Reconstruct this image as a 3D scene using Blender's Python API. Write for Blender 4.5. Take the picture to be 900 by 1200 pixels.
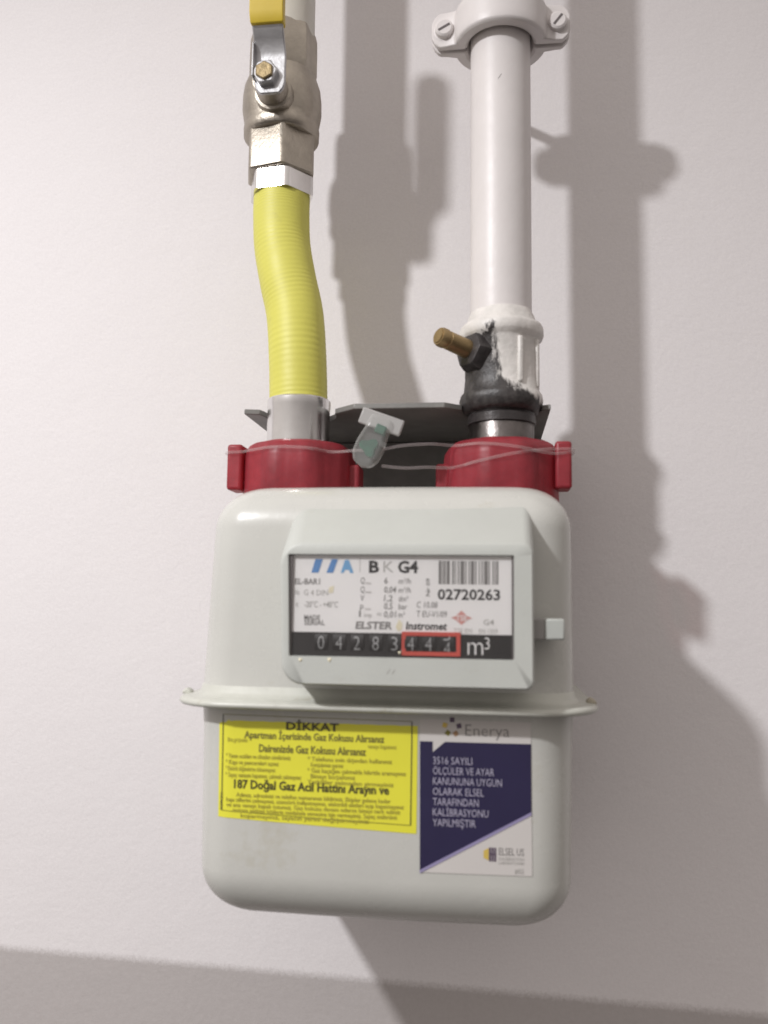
import bpy, bmesh, math, random
from mathutils import Vector, Matrix
random.seed(7)
sc = bpy.context.scene
for o in list(bpy.data.objects):
    bpy.data.objects.remove(o)

# ------------------------------------------------------------------ camera
cam_d = bpy.data.cameras.new('camera'); cam = bpy.data.objects.new('camera', cam_d)
sc.collection.objects.link(cam); sc.camera = cam
YAW, PITCH, ROLL = math.radians(7.0), math.radians(6.0), math.radians(0.7)
fw = Vector((-math.sin(YAW)*math.cos(PITCH), math.cos(YAW)*math.cos(PITCH), math.sin(PITCH)))
rt = Vector((math.cos(YAW), math.sin(YAW), 0)); up = rt.cross(fw)
r2 = rt*math.cos(ROLL) + up*math.sin(ROLL); u2 = -rt*math.sin(ROLL) + up*math.cos(ROLL)
cam.matrix_world = Matrix.Translation((0.04853, -0.54145, 0.0523)) @ Matrix((
    (r2.x, u2.x, -fw.x, 0), (r2.y, u2.y, -fw.y, 0), (r2.z, u2.z, -fw.z, 0), (0, 0, 0, 1)))
cam_d.sensor_fit = 'VERTICAL'; cam_d.sensor_height = 36.0; cam_d.lens = 30.15
cam_d.clip_start = 0.01; cam_d.clip_end = 50
cam_d.dof.use_dof = True; cam_d.dof.focus_distance = 0.60; cam_d.dof.aperture_fstop = 10.2

# ------------------------------------------------------------------ light
world = bpy.data.worlds.new('World'); sc.world = world; world.use_nodes = True
wnt = world.node_tree; bg = wnt.nodes['Background']
# soft room light: pale ceiling above, darker floor below
w_tc = wnt.nodes.new('ShaderNodeTexCoord'); w_sep = wnt.nodes.new('ShaderNodeSeparateXYZ'); w_r = wnt.nodes.new('ShaderNodeValToRGB')
wnt.links.new(w_tc.outputs['Generated'], w_sep.inputs[0])
w_m = wnt.nodes.new('ShaderNodeMapRange'); w_m.inputs[1].default_value = -1; w_m.inputs[2].default_value = 1
w_x = wnt.nodes.new('ShaderNodeMath'); w_x.operation = 'MULTIPLY_ADD'; w_x.inputs[1].default_value = -0.35
wnt.links.new(w_sep.outputs['X'], w_x.inputs[0]); wnt.links.new(w_sep.outputs['Z'], w_x.inputs[2]); wnt.links.new(w_x.outputs[0], w_m.inputs[0]); wnt.links.new(w_m.outputs[0], w_r.inputs[0])
w_r.color_ramp.elements[0].color = (0.07, 0.057, 0.055, 1); w_r.color_ramp.elements[1].color = (1.58, 1.45, 1.375, 1)
w_r.color_ramp.elements[0].position = 0.15; w_r.color_ramp.elements[1].position = 0.85
wnt.links.new(w_r.outputs[0], bg.inputs['Color']); bg.inputs['Strength'].default_value = 0.56
ld = bpy.data.lights.new('lamp', 'SPOT'); lamp = bpy.data.objects.new('lamp', ld)
sc.collection.objects.link(lamp); lamp.location = (-0.62, -0.93, 0.745)
lamp.rotation_euler = (Vector((-0.12, 0.0, -0.88)) - Vector(lamp.location)).to_track_quat('-Z', 'Y').to_euler()
ld.spot_size = math.radians(123); ld.spot_blend = 1.0
ld.energy = 53.5; ld.shadow_soft_size = 0.033; ld.color = (0.99, 0.985, 1.0)
sc.view_settings.view_transform = 'Standard'; sc.view_settings.look = 'None'
sc.view_settings.exposure = 0.0; sc.view_settings.gamma = 1.0
sc.view_settings.use_curve_mapping = False

# ------------------------------------------------------------------ materials
def newmat(name):
    m = bpy.data.materials.new(name); m.use_nodes = True
    nt = m.node_tree
    return m, nt, nt.nodes['Principled BSDF']
def N(nt, t, **kw):
    n = nt.nodes.new(t)
    for k, v in kw.items(): setattr(n, k, v)
    return n
def mixc(nt, fac, a, b):
    n = N(nt, 'ShaderNodeMix', data_type='RGBA')
    nt.links.new(fac, n.inputs[0])
    for s, v in ((n.inputs[6], a), (n.inputs[7], b)):
        if isinstance(v, tuple): s.default_value = v + (1,) if len(v) == 3 else v
        else: nt.links.new(v, s)
    return n.outputs[2]
def noise(nt, scale, detail=4, rough=0.6, vec=None):
    if vec is None: vec = N(nt, 'ShaderNodeTexCoord').outputs['Object']
    n = N(nt, 'ShaderNodeTexNoise'); n.inputs['Scale'].default_value = scale
    n.inputs['Detail'].default_value = detail; n.inputs['Roughness'].default_value = rough
    nt.links.new(vec, n.inputs['Vector']); return n.outputs['Fac']
def ramp(nt, fac, p0, p1, c0=(0, 0, 0, 1), c1=(1, 1, 1, 1)):
    r = N(nt, 'ShaderNodeValToRGB'); nt.links.new(fac, r.inputs[0])
    r.color_ramp.elements[0].position = p0; r.color_ramp.elements[1].position = p1
    r.color_ramp.elements[0].color = c0; r.color_ramp.elements[1].color = c1
    return r.outputs[0]
def bump(nt, b, h, strength, dist=0.001):
    n = N(nt, 'ShaderNodeBump'); n.inputs['Strength'].default_value = strength
    n.inputs['Distance'].default_value = dist
    nt.links.new(h, n.inputs['Height']); nt.links.new(n.outputs[0], b.inputs['Normal'])
def mat(name, col, rough=0.5, metal=0.0, var=0.08, vscale=60, bmp=0.0, bscale=400, coat=0.0, sss=0.0, spec=0.5, dirt=None, dscale=25):
    m, nt, b = newmat(name)
    dark = tuple(c*(1-var) for c in col); lite = tuple(min(1, c*(1+var)) for c in col)
    c = mixc(nt, ramp(nt, noise(nt, vscale), 0.3, 0.7), dark, lite)
    if dirt:
        c = mixc(nt, ramp(nt, noise(nt, dscale, 6, 0.7), 0.60, 0.74), c, dirt)
    nt.links.new(c, b.inputs['Base Color'])
    rr = N(nt, 'ShaderNodeMapRange'); nt.links.new(noise(nt, vscale*2.3), rr.inputs[0])
    rr.inputs[3].default_value = max(0.02, rough*0.82); rr.inputs[4].default_value = min(1, rough*1.18)
    nt.links.new(rr.outputs[0], b.inputs['Roughness'])
    b.inputs['Metallic'].default_value = metal
    b.inputs['Coat Weight'].default_value = coat; b.inputs['Coat Roughness'].default_value = 0.15
    b.inputs['Specular IOR Level'].default_value = spec
    if sss:
        b.inputs['Subsurface Weight'].default_value = sss
        b.inputs['Subsurface Radius'].default_value = (0.006, 0.001, 0.001)
    if bmp: bump(nt, b, noise(nt, bscale, 3), bmp)
    return m

def wall_material():
    m, nt, b = newmat('wall_paint')
    tc = N(nt, 'ShaderNodeTexCoord').outputs['Object']
    sep = N(nt, 'ShaderNodeSeparateXYZ'); nt.links.new(tc, sep.inputs[0])
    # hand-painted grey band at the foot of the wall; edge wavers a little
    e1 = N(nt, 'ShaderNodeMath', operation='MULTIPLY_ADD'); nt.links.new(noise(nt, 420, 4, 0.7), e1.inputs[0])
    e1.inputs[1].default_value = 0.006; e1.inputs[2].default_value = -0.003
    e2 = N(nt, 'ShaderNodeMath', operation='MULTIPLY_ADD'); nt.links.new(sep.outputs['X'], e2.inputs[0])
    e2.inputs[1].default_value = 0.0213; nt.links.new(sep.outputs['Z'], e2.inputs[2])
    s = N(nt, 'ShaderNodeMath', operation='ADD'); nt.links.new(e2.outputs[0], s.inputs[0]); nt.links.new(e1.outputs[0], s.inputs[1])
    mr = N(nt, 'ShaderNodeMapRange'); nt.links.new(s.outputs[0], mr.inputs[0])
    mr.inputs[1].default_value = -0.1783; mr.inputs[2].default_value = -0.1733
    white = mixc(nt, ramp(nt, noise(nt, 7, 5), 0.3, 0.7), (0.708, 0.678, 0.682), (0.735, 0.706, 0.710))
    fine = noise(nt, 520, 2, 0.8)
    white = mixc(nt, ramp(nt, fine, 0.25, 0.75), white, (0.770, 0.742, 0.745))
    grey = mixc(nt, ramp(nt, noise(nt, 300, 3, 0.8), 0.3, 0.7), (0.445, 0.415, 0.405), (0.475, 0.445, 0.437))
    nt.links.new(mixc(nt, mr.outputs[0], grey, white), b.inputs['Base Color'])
    b.inputs['Roughness'].default_value = 0.75; b.inputs['Specular IOR Level'].default_value = 0.25
    hh = N(nt, 'ShaderNodeMath', operation='MULTIPLY_ADD'); nt.links.new(noise(nt, 24, 4, 0.6), hh.inputs[0]); hh.inputs[1].default_value = 2.2; nt.links.new(noise(nt, 210, 6, 0.75), hh.inputs[2])
    bump(nt, b, hh.outputs[0], 0.26, 0.0012)
    return m

def clear_plastic(name, tint, opac, rough):
    m, nt, b = newmat(name)
    b.inputs['Base Color'].default_value = tint + (1,); b.inputs['Roughness'].default_value = rough
    tr = N(nt, 'ShaderNodeBsdfTransparent'); mx = N(nt, 'ShaderNodeMixShader')
    lw = N(nt, 'ShaderNodeLayerWeight'); lw.inputs[0].default_value = 0.25
    mr = N(nt, 'ShaderNodeMapRange'); nt.links.new(lw.outputs['Facing'], mr.inputs[0])
    mr.inputs[3].default_value = opac; mr.inputs[4].default_value = min(1, opac+0.4)
    nt.links.new(mr.outputs[0], mx.inputs[0]); nt.links.new(tr.outputs[0], mx.inputs[1]); nt.links.new(b.outputs[0], mx.inputs[2])
    nt.links.new(mx.outputs[0], nt.nodes['Material Output'].inputs['Surface'])
    return m
def pane_material():
    m, nt, b = newmat('clear_pane')
    tr = N(nt, 'ShaderNodeBsdfTransparent'); tr.inputs[0].default_value = (0.98, 0.98, 0.98, 1)
    gl = N(nt, 'ShaderNodeBsdfGlossy'); gl.inputs['Roughness'].default_value = 0.18
    fr = N(nt, 'ShaderNodeLayerWeight'); fr.inputs[0].default_value = 0.3
    pw = N(nt, 'ShaderNodeMapRange'); nt.links.new(fr.outputs['Facing'], pw.inputs[0]); pw.inputs[3].default_value = 0.025; pw.inputs[4].default_value = 0.35
    mx = N(nt, 'ShaderNodeMixShader'); nt.links.new(pw.outputs[0], mx.inputs[0])
    nt.links.new(tr.outputs[0], mx.inputs[1]); nt.links.new(gl.outputs[0], mx.inputs[2])
    nt.links.new(mx.outputs[0], nt.nodes['Material Output'].inputs['Surface'])
    return m
def fitting_material():
    """cast fitting, half of it brushed over with white paint"""
    m, nt, b = newmat('half_painted_fitting')
    tc = N(nt, 'ShaderNodeTexCoord').outputs['Object']
    sep = N(nt, 'ShaderNodeSeparateXYZ'); nt.links.new(tc, sep.inputs[0])
    # paint edge runs from the top rim down to the lower right
    w = N(nt, 'ShaderNodeMath', operation='MULTIPLY_ADD'); mp = N(nt, 'ShaderNodeMapping'); mp.inputs['Scale'].default_value = (1.0, 1.0, 0.35); nt.links.new(tc, mp.inputs[0]); nt.links.new(noise(nt, 260, 5, 0.65, mp.outputs[0]), w.inputs[0]); w.inputs[1].default_value = 0.016; w.inputs[2].default_value = -0.008
    # side value: x + 0.25*(z-..)  (object origin at the foot of the fitting)
    a = N(nt, 'ShaderNodeMath', operation='MULTIPLY_ADD'); nt.links.new(sep.outputs['Z'], a.inputs[0]); a.inputs[1].default_value = 0.10; nt.links.new(sep.outputs['X'], a.inputs[2])
    a2 = N(nt, 'ShaderNodeMath', operation='ADD'); nt.links.new(a.outputs[0], a2.inputs[0]); nt.links.new(w.outputs[0], a2.inputs[1])
    right = N(nt, 'ShaderNodeMapRange'); nt.links.new(a2.outputs[0], right.inputs[0]); right.inputs[1].default_value = -0.0012; right.inputs[2].default_value = 0.0016
    # left side catches paint again above the boss and at the back
    l = N(nt, 'ShaderNodeMath', operation='MULTIPLY_ADD'); nt.links.new(sep.outputs['Z'], l.inputs[0]); l.inputs[1].default_value = -0.55; nt.links.new(sep.outputs['X'], l.inputs[2])
    l2 = N(nt, 'ShaderNodeMath', operation='ADD'); nt.links.new(l.outputs[0], l2.inputs[0]); nt.links.new(w.outputs[0], l2.inputs[1])
    left = N(nt, 'ShaderNodeMapRange'); nt.links.new(l2.outputs[0], left.inputs[0]); left.inputs[1].default_value = -0.0315; left.inputs[2].default_value = -0.0335
    # nothing below the lower bead
    zx = N(nt, 'ShaderNodeMath', operation='MULTIPLY_ADD'); nt.links.new(sep.outputs['X'], zx.inputs[0]); zx.inputs[1].default_value = 0.45; nt.links.new(sep.outputs['Z'], zx.inputs[2])
    z2 = N(nt, 'ShaderNodeMath', operation='ADD'); nt.links.new(zx.outputs[0], z2.inputs[0]); nt.links.new(w.outputs[0], z2.inputs[1])
    low = N(nt, 'ShaderNodeMapRange'); nt.links.new(z2.outputs[0], low.inputs[0]); low.inputs[1].default_value = 0.0145; low.inputs[2].default_value = 0.0175
    mx = N(nt, 'ShaderNodeMath', operation='MAXIMUM'); nt.links.new(right.outputs[0], mx.inputs[0]); nt.links.new(left.outputs[0], mx.inputs[1])
    top = N(nt, 'ShaderNodeMapRange'); nt.links.new(z2.outputs[0], top.inputs[0]); top.inputs[1].default_value = 0.0420; top.inputs[2].default_value = 0.0440
    mx2 = N(nt, 'ShaderNodeMath', operation='MAXIMUM'); nt.links.new(mx.outputs[0], mx2.inputs[0]); nt.links.new(top.outputs[0], mx2.inputs[1])
    fac = N(nt, 'ShaderNodeMath', operation='MULTIPLY'); nt.links.new(mx2.outputs[0], fac.inputs[0]); nt.links.new(low.outputs[0], fac.inputs[1])
    dark = mixc(nt, ramp(nt, noise(nt, 260, 5), 0.35, 0.7), (0.018, 0.015, 0.015), (0.060, 0.054, 0.052))
    white = mixc(nt, ramp(nt, noise(nt, 150, 4), 0.35, 0.7), (0.62, 0.60, 0.57), (0.74, 0.71, 0.68))
    nt.links.new(mixc(nt, fac.outputs[0], dark, white), b.inputs['Base Color'])
    b.inputs['Roughness'].default_value = 0.45
    bump(nt, b, noise(nt, 330, 4), 0.35, 0.001)
    return m

M = {
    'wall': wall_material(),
    'enamel': mat('grey_enamel', (0.515, 0.515, 0.482), 0.27, var=0.03, vscale=22, bmp=0.06, bscale=260, coat=0.15, dirt=(0.455, 0.44, 0.375), dscale=26),
    'housing': mat('grey_plastic', (0.47, 0.485, 0.455), 0.45, var=0.03, vscale=35, bmp=0.08, bscale=700, dirt=(0.43, 0.43, 0.39), dscale=60),
    'flange': mat('seam_enamel', (0.50, 0.505, 0.455), 0.35, var=0.06, vscale=80, bmp=0.15, bscale=200, dirt=(0.36, 0.33, 0.25), dscale=55),
    'tabm': mat('rusty_enamel', (0.40, 0.365, 0.29), 0.6, var=0.3, vscale=200, bmp=0.3),
    'pipe': mat('white_gloss_paint', (0.685, 0.650, 0.640), 0.42, var=0.03, vscale=40, bmp=0.12, bscale=220),
    'pipe_l': mat('white_pipe_paint', (0.62, 0.60, 0.55), 0.45, var=0.05, vscale=40, bmp=0.1, bscale=220),
    'fitting': fitting_material(),
    'hose': mat('yellow_hose_cover', (0.60, 0.570, 0.105), 0.5, dirt=(0.50, 0.47, 0.10), dscale=45, var=0.05, vscale=30, bmp=0.05, sss=0.0),
    'chrome': mat('chrome', (0.78, 0.77, 0.76), 0.22, 1.0, var=0.05, vscale=90),
    'steel': mat('dull_steel', (0.17, 0.155, 0.15), 0.33, 1.0, var=0.2, vscale=120, bmp=0.15),
    'blacksteel': mat('black_steel', (0.045, 0.040, 0.040), 0.33, 0.3, var=0.3, vscale=150, bmp=0.2),
    'nickel': mat('nickel_brass', (0.42, 0.382, 0.328), 0.42, 1.0, var=0.10, vscale=120, bmp=0.25, bscale=500),
    'brassbolt': mat('tarnished_brass', (0.27, 0.21, 0.12), 0.5, 1.0, var=0.25, vscale=300, bmp=0.3),
    'brass': mat('brass', (0.38, 0.28, 0.15), 0.5, 1.0, var=0.12, vscale=150, bmp=0.15),
    'zinc': mat('zinc_lever', (0.50, 0.50, 0.51), 0.33, 0.85, var=0.08, vscale=90, bmp=0.1),
    'grip': mat('yellow_grip', (0.60, 0.44, 0.035), 0.45, var=0.05, bmp=0.05),
    'red': mat('red_translucent_plastic', (0.33, 0.036, 0.050), 0.42, var=0.22, vscale=60, bmp=0.18, bscale=160, sss=0.2),
    'bracket': mat('grey_steel_paint', (0.20, 0.196, 0.185), 0.5, 0.2, var=0.15, vscale=50, bmp=0.1),
    'clear': clear_plastic('clear_plastic', (0.66, 0.66, 0.64), 0.14, 0.12),
    'milky': clear_plastic('milky_plastic', (0.46, 0.45, 0.44), 0.72, 0.3),
    'wire': clear_plastic('clear_wire', (0.62, 0.54, 0.54), 0.10, 0.25),
    'green': mat('green_insert', (0.012, 0.085, 0.05), 0.4, var=0.3, vscale=300),
    'white_cap': mat('pale_plug', (0.43, 0.45, 0.425), 0.45, var=0.04),
    'arm': mat('grey_plug_arm', (0.30, 0.29, 0.28), 0.4, var=0.06),
    'paper': mat('white_label_print', (0.81, 0.795, 0.785), 0.4, var=0.02, vscale=30),
    'black': mat('black_index', (0.022, 0.020, 0.020), 0.42, var=0.1),
    'groove': mat('dark_groove', (0.12, 0.105, 0.105), 0.5, var=0.1),
    'digit': mat('white_digits', (0.36, 0.36, 0.36), 0.5, var=0.05),
    'inkblack': mat('black_ink', (0.035, 0.033, 0.034), 0.5, var=0.1),
    'inkgrey': mat('grey_ink', (0.42, 0.41, 0.39), 0.5, var=0.1),
    'inkmid': mat('mid_ink', (0.21, 0.20, 0.195), 0.5, var=0.1),
    'blue1': mat('blue_ink', (0.10, 0.24, 0.50), 0.45, var=0.06),
    'blue2': mat('light_blue_ink', (0.16, 0.36, 0.60), 0.45, var=0.06),
    'redink': mat('red_ink', (0.55, 0.085, 0.065), 0.45, var=0.06),
    'pinkink': mat('pale_red_ink', (0.62, 0.30, 0.27), 0.45, var=0.06),
    'yellow': mat('yellow_sticker', (0.725, 0.695, 0.050), 0.42, var=0.03, vscale=25),
    'olive': mat('olive_ink', (0.36, 0.32, 0.05), 0.5, var=0.1),
    'oliveblack': mat('olive_black_ink', (0.075, 0.068, 0.02), 0.5, var=0.1),
    'olive2': mat('dark_olive_ink', (0.20, 0.18, 0.035), 0.5, var=0.1),
    'navy': mat('navy_ink', (0.019, 0.015, 0.056), 0.42, var=0.06),
    'lilac': mat('lilac_ink', (0.28, 0.25, 0.42), 0.45, var=0.05),
    'whiteink': mat('pale_lettering', (0.42, 0.40, 0.50), 0.5, var=0.05),
    'stickwhite': mat('white_sticker', (0.58, 0.555, 0.535), 0.45, var=0.02, vscale=30),
    'gold': mat('gold_ink', (0.60, 0.44, 0.10), 0.5, var=0.05),
    'palegold': mat('pale_gold_ink', (0.74, 0.68, 0.50), 0.5, var=0.05),
    'brown': mat('brown_ink', (0.33, 0.20, 0.11), 0.5, var=0.05),
    'plum': mat('plum_ink', (0.10, 0.07, 0.11), 0.5, var=0.05),
    'pane': pane_material(),
}

def translucent(m, tint, amount):
    """let part of the light through a thin coloured plastic"""
    nt = m.node_tree; b = nt.nodes['Principled BSDF']
    tr = N(nt, 'ShaderNodeBsdfTransparent'); tr.inputs[0].default_value = tint+(1,)
    mx = N(nt, 'ShaderNodeMixShader'); mx.inputs[0].default_value = amount
    nt.links.new(b.outputs[0], mx.inputs[1]); nt.links.new(tr.outputs[0], mx.inputs[2])
    nt.links.new(mx.outputs[0], nt.nodes['Material Output'].inputs['Surface'])
translucent(M['red'], (0.80, 0.12, 0.15), 0.30)

# ------------------------------------------------------------------ helpers
def wloc(o):
    v = Vector((0, 0, 0))
    while o is not None: v += Vector(o.location); o = o.parent
    return v
def obj(name, vf, m, parent=None, smooth=35, bevel=0, bseg=2, loc=None):
    """vf in world metres; linked as ONE mesh object with its origin at its parent (or at loc)"""
    vs, fs = vf
    org = wloc(parent) if parent is not None else Vector(loc or (0, 0, 0))
    me = bpy.data.meshes.new(name)
    me.from_pydata([tuple(Vector(v)-org) for v in vs], [], fs)
    bm = bmesh.new(); bm.from_mesh(me)
    bmesh.ops.recalc_face_normals(bm, faces=bm.faces); bm.to_mesh(me); bm.free()
    if smooth:
        for p in me.polygons: p.use_smooth = True
        me.set_sharp_from_angle(angle=math.radians(smooth))
    me.materials.append(M[m] if isinstance(m, str) else m)
    o = bpy.data.objects.new(name, me); sc.collection.objects.link(o)
    if parent is not None: o.parent = parent
    else: o.location = org
    if bevel:
        b = o.modifiers.new('bevel', 'BEVEL'); b.width = bevel; b.segments = bseg
        b.limit_method = 'ANGLE'; b.angle_limit = math.radians(38); b.harden_normals = False
    return o
def tag(o, label, cat, group=None):
    o['label'] = label; o['category'] = cat
    if group: o['group'] = group
    return o
def thing(name, label, cat, loc, group=None):
    o = bpy.data.objects.new(name, None); sc.collection.objects.link(o)
    o.location = loc; o.empty_display_size = 0.02
    return tag(o, label, cat, group)
def join(*parts):
    V, F = [], []
    for vs, fs in parts:
        k = len(V); V += list(vs); F += [tuple(i+k for i in f) for f in fs]
    return V, F
def box(x0, x1, y0, y1, z0, z1):
    v = [(x, y, z) for x in (x0, x1) for y in (y0, y1) for z in (z0, z1)]
    return v, [(0, 1, 3, 2), (4, 6, 7, 5), (0, 4, 5, 1), (2, 3, 7, 6), (0, 2, 6, 4), (1, 5, 7, 3)]
def loft(rings, cap0=True, cap1=True, closed=True):
    V, F = [], []; n = len(rings[0])
    for r in rings: V += list(r)
    for i in range(len(rings)-1):
        for j in range(n if closed else n-1):
            k = (j+1) % n
            F.append((i*n+j, i*n+k, (i+1)*n+k, (i+1)*n+j))
    if cap0: F.append(tuple(range(n)))
    if cap1: F.append(tuple((len(rings)-1)*n+j for j in range(n)))
    return V, F
def frame(d):
    d = Vector(d).normalized(); a = Vector((0, 0, 1)) if abs(d.z) < 0.9 else Vector((1, 0, 0))
    s = d.cross(a).normalized(); return s, d.cross(s).normalized() * -1, d
def lathe(c, axis, prof, seg=48, rfun=None, cap=True, twist=0.0):
    """prof: (t along axis, radius)"""
    s, t, d = frame(axis); c = Vector(c); rings = []
    for h, r in prof:
        ring = []
        for j in range(seg):
            a = 2*math.pi*j/seg + twist
            rr = r*(rfun(a, h) if rfun else 1)
            ring.append(c + d*h + s*(rr*math.cos(a)) + t*(rr*math.sin(a)))
        rings.append(ring)
    return loft(rings, cap, cap)
def tube(pts, rad, seg=10, cap=True):
    pts = [Vector(p) for p in pts]; rings = []; s_prev = None
    for i, p in enumerate(pts):
        d = (pts[min(i+1, len(pts)-1)] - pts[max(i-1, 0)]).normalized()
        if s_prev is None: s, t, _ = frame(d)
        else:
            s = (s_prev - d*s_prev.dot(d)).normalized(); t = d.cross(s)
        s_prev = s; t = d.cross(s)
        r = rad(i/(len(pts)-1)) if callable(rad) else rad
        rings.append([p + s*(r*math.cos(2*math.pi*j/seg)) + t*(r*math.sin(2*math.pi*j/seg)) for j in range(seg)])
    return loft(rings, cap, cap)
def spline(pts, n):
    """Catmull-Rom through pts"""
    P = [Vector(p) for p in pts]; P = [P[0]*2-P[1]] + P + [P[-1]*2-P[-2]]; out = []
    m = len(P)-3
    for k in range(n+1):
        u = m*k/n; i = min(int(u), m-1); t = u-i
        a, b, c, d = P[i], P[i+1], P[i+2], P[i+3]
        out.append(0.5*((2*b)+(c-a)*t+(2*a-5*b+4*c-d)*t*t+(3*b-a-3*c+d)*t*t*t))
    return out
def prism(poly, d0, d1, plane='xy'):
    """extrude a 2-D outline; plane xy -> along z, xz -> along y, yz -> along x"""
    f = {'xy': lambda p, h: (p[0], p[1], h), 'xz': lambda p, h: (p[0], h, p[1]), 'yz': lambda p, h: (h, p[0], p[1])}[plane]
    return loft([[f(p, d0) for p in poly], [f(p, d1) for p in poly]])
def rrect(x0, x1, z0, z1, r, n=6):
    """rounded rectangle outline, counter-clockwise from the lower right corner; r one value or four (br, tr, tl, bl)"""
    rr = r if isinstance(r, (tuple, list)) else (r,)*4; out = []
    for (cx, cz, a0), q in zip(((x1, z0, -90), (x1, z1, 0), (x0, z1, 90), (x0, z0, 180)), rr):
        sx = -q if cx == x1 else q; sz = q if cz == z0 else -q
        for k in range(n+1):
            a = math.radians(a0+90*k/n); out.append((cx+sx+q*math.cos(a), cz+sz+q*math.sin(a)))
    return out
def hexf(n=6, off=0.0):
    """radius factor that turns a circle into a polygon with slightly rounded corners"""
    def f(a, h):
        b = (a+off) % (2*math.pi/n) - math.pi/n
        return min(1.0/ max(1e-6, math.cos(b)), 1.125)
    return f
# flat print: a text line as a mesh fitted between x0 and x1 with cap height h, laid on surface y = fy(x, z)
_tc = {}
def text_mesh(s, bold=0.0):
    if (s, bold) in _tc: return _tc[(s, bold)]
    cu = bpy.data.curves.new('print', 'FONT'); cu.body = s; cu.size = 1.0; cu.offset = bold; cu.resolution_u = 2
    o = bpy.data.objects.new('print', cu); sc.collection.objects.link(o)
    dg = bpy.context.evaluated_depsgraph_get(); me = bpy.data.meshes.new_from_object(o.evaluated_get(dg))
    vs = [(v.co.x, v.co.y) for v in me.vertices]; fs = [tuple(p.vertices) for p in me.polygons]
    bpy.data.objects.remove(o); bpy.data.curves.remove(cu); bpy.data.meshes.remove(me)
    _tc[(s, bold)] = (vs, fs); return vs, fs
CAP = None
def text(s, x0, x1, zb, h, fy, name, m, parent, bold=0.0, slant=0.0, rot90=False, dz=0.0):
    global CAP
    if CAP is None:
        v, _ = text_mesh('H'); CAP = max(p[1] for p in v)
    vs, fs = text_mesh(s, bold)
    a = min(p[0] for p in vs); b = max(p[0] for p in vs)
    kx = (x1-x0)/(b-a); kz = h/CAP; out = []
    for px, pz in vs:
        t = (px-a)*kx; u = pz*kz
        if rot90: x = x0-u; z = zb + (px-a)/(b-a)*(x1-x0)
        else: x = x0+t+slant*u; z = zb+u+dz*t
        out.append((x, fy(x, z), z))
    return obj(name, (out, fs), m, parent, smooth=0)
def poly(pts, fy, name, m, parent, n=1):
    return obj(name, ([(x, fy(x, z), z) for x, z in pts], [tuple(range(len(pts)))]), m, parent, smooth=0)

# ------------------------------------------------------------------ the wall
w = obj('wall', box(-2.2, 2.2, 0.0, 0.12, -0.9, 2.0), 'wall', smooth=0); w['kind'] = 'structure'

# ------------------------------------------------------------------ gas meter
YC, AB, BB, RC = -0.0925, 0.0868, 0.0615, 0.018
ZT, ZF, ZB = 0.1075, 0.006, -0.0915          # top, seam, bottom
RT, RB = 0.021, 0.0225                       # edge radius at the top and at the bottom
def dims(z):
    if z >= ZF:
        a = AB - 0.0020*(z-ZF)/(ZT-ZF); b = BB - 0.0025*(z-ZF)/(ZT-ZF); e = z-(ZT-RT); R = RT
    else:
        a = AB - 0.0006 - 0.0015*(ZF-z)/(ZF-ZB); b = BB - 0.0005 - 0.001*(ZF-z)/(ZF-ZB); e = (ZB+RB)-z; R = RB
    ins = 0.0
    if e > 0: ins = R - math.sqrt(max(0.0, R*R-e*e))
    return a-ins, b-ins, max(0.004, RC-0.45*ins)
def bulge(x, a): return 0.0022*max(0.0, 1-(x/a)**2)
def front(x, z):
    a, b, r = dims(z); q = abs(x)-(a-r)
    y = b if q <= 0 else b-r+math.sqrt(max(0.0, r*r-min(q, r)**2))
    return YC - y - bulge(x, a)
def ring(z, extra=0.0, dz=0.0):
    a, b, r = dims(z); a += extra; b += extra; r += extra; out = []
    for cx, cy, a0 in ((1, -1, -90), (1, 1, 0), (-1, 1, 90), (-1, -1, 180)):
        for k in range(11):
            t = math.radians(a0+9*k); x = cx*(a-r)+r*math.cos(t); y = cy*(b-r)+r*math.sin(t); out.append((x, y))
    full = []
    for i, (x, y) in enumerate(out):
        full.append((x, y)); nx, ny = out[(i+1) % len(out)]
        if abs(nx-x) > 0.05 or abs(ny-y) > 0.05:
            for k in range(1, 14): full.append((x+(nx-x)*k/14, y+(ny-y)*k/14))
    sh = 0.0018*max(0.0, z-ZF)/(ZT-ZF)
    return [(x+sh, YC+y-(bulge(x, a) if y < -(b-r-0.0001) else 0), z+dz) for x, y in full]
meter = thing('gas_meter', 'pale grey box shaped diaphragm gas meter hanging below two red capped connections', 'gas meter', (0, YC, ZB))
zs = [ZF+(ZT-RT-ZF)*k/6 for k in range(7)] + [ZT-RT+RT*math.sin(math.radians(90*k/12)) for k in range(1, 13)]
obj('upper_shell', loft([ring(z) for z in zs], True, True), 'enamel', meter, smooth=50)
zs = [ZB+RB-RB*math.sin(math.radians(90*k/12)) for k in range(12, 0, -1)] + [ZB+RB+(ZF-ZB-RB)*k/6 for k in range(7)]
obj('lower_shell', loft([ring(z) for z in zs], True, True), 'enamel', meter, smooth=50)
prof = [(-0.002, 0.0150), (0.0003, 0.0130), (0.0010, 0.0104), (0.0028, 0.0088), (0.0065, 0.0080), (0.0094, 0.0077), (0.0106, 0.0067), (0.0108, 0.0055), (0.0098, 0.0045), (0.0060, 0.0042), (-0.002, 0.0042)]
obj('seam_flange', loft([[(p[0], p[1], z) for p in ring(ZF+0.001, o)] for o, z in prof], False, False), 'flange', meter, smooth=60)
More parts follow.
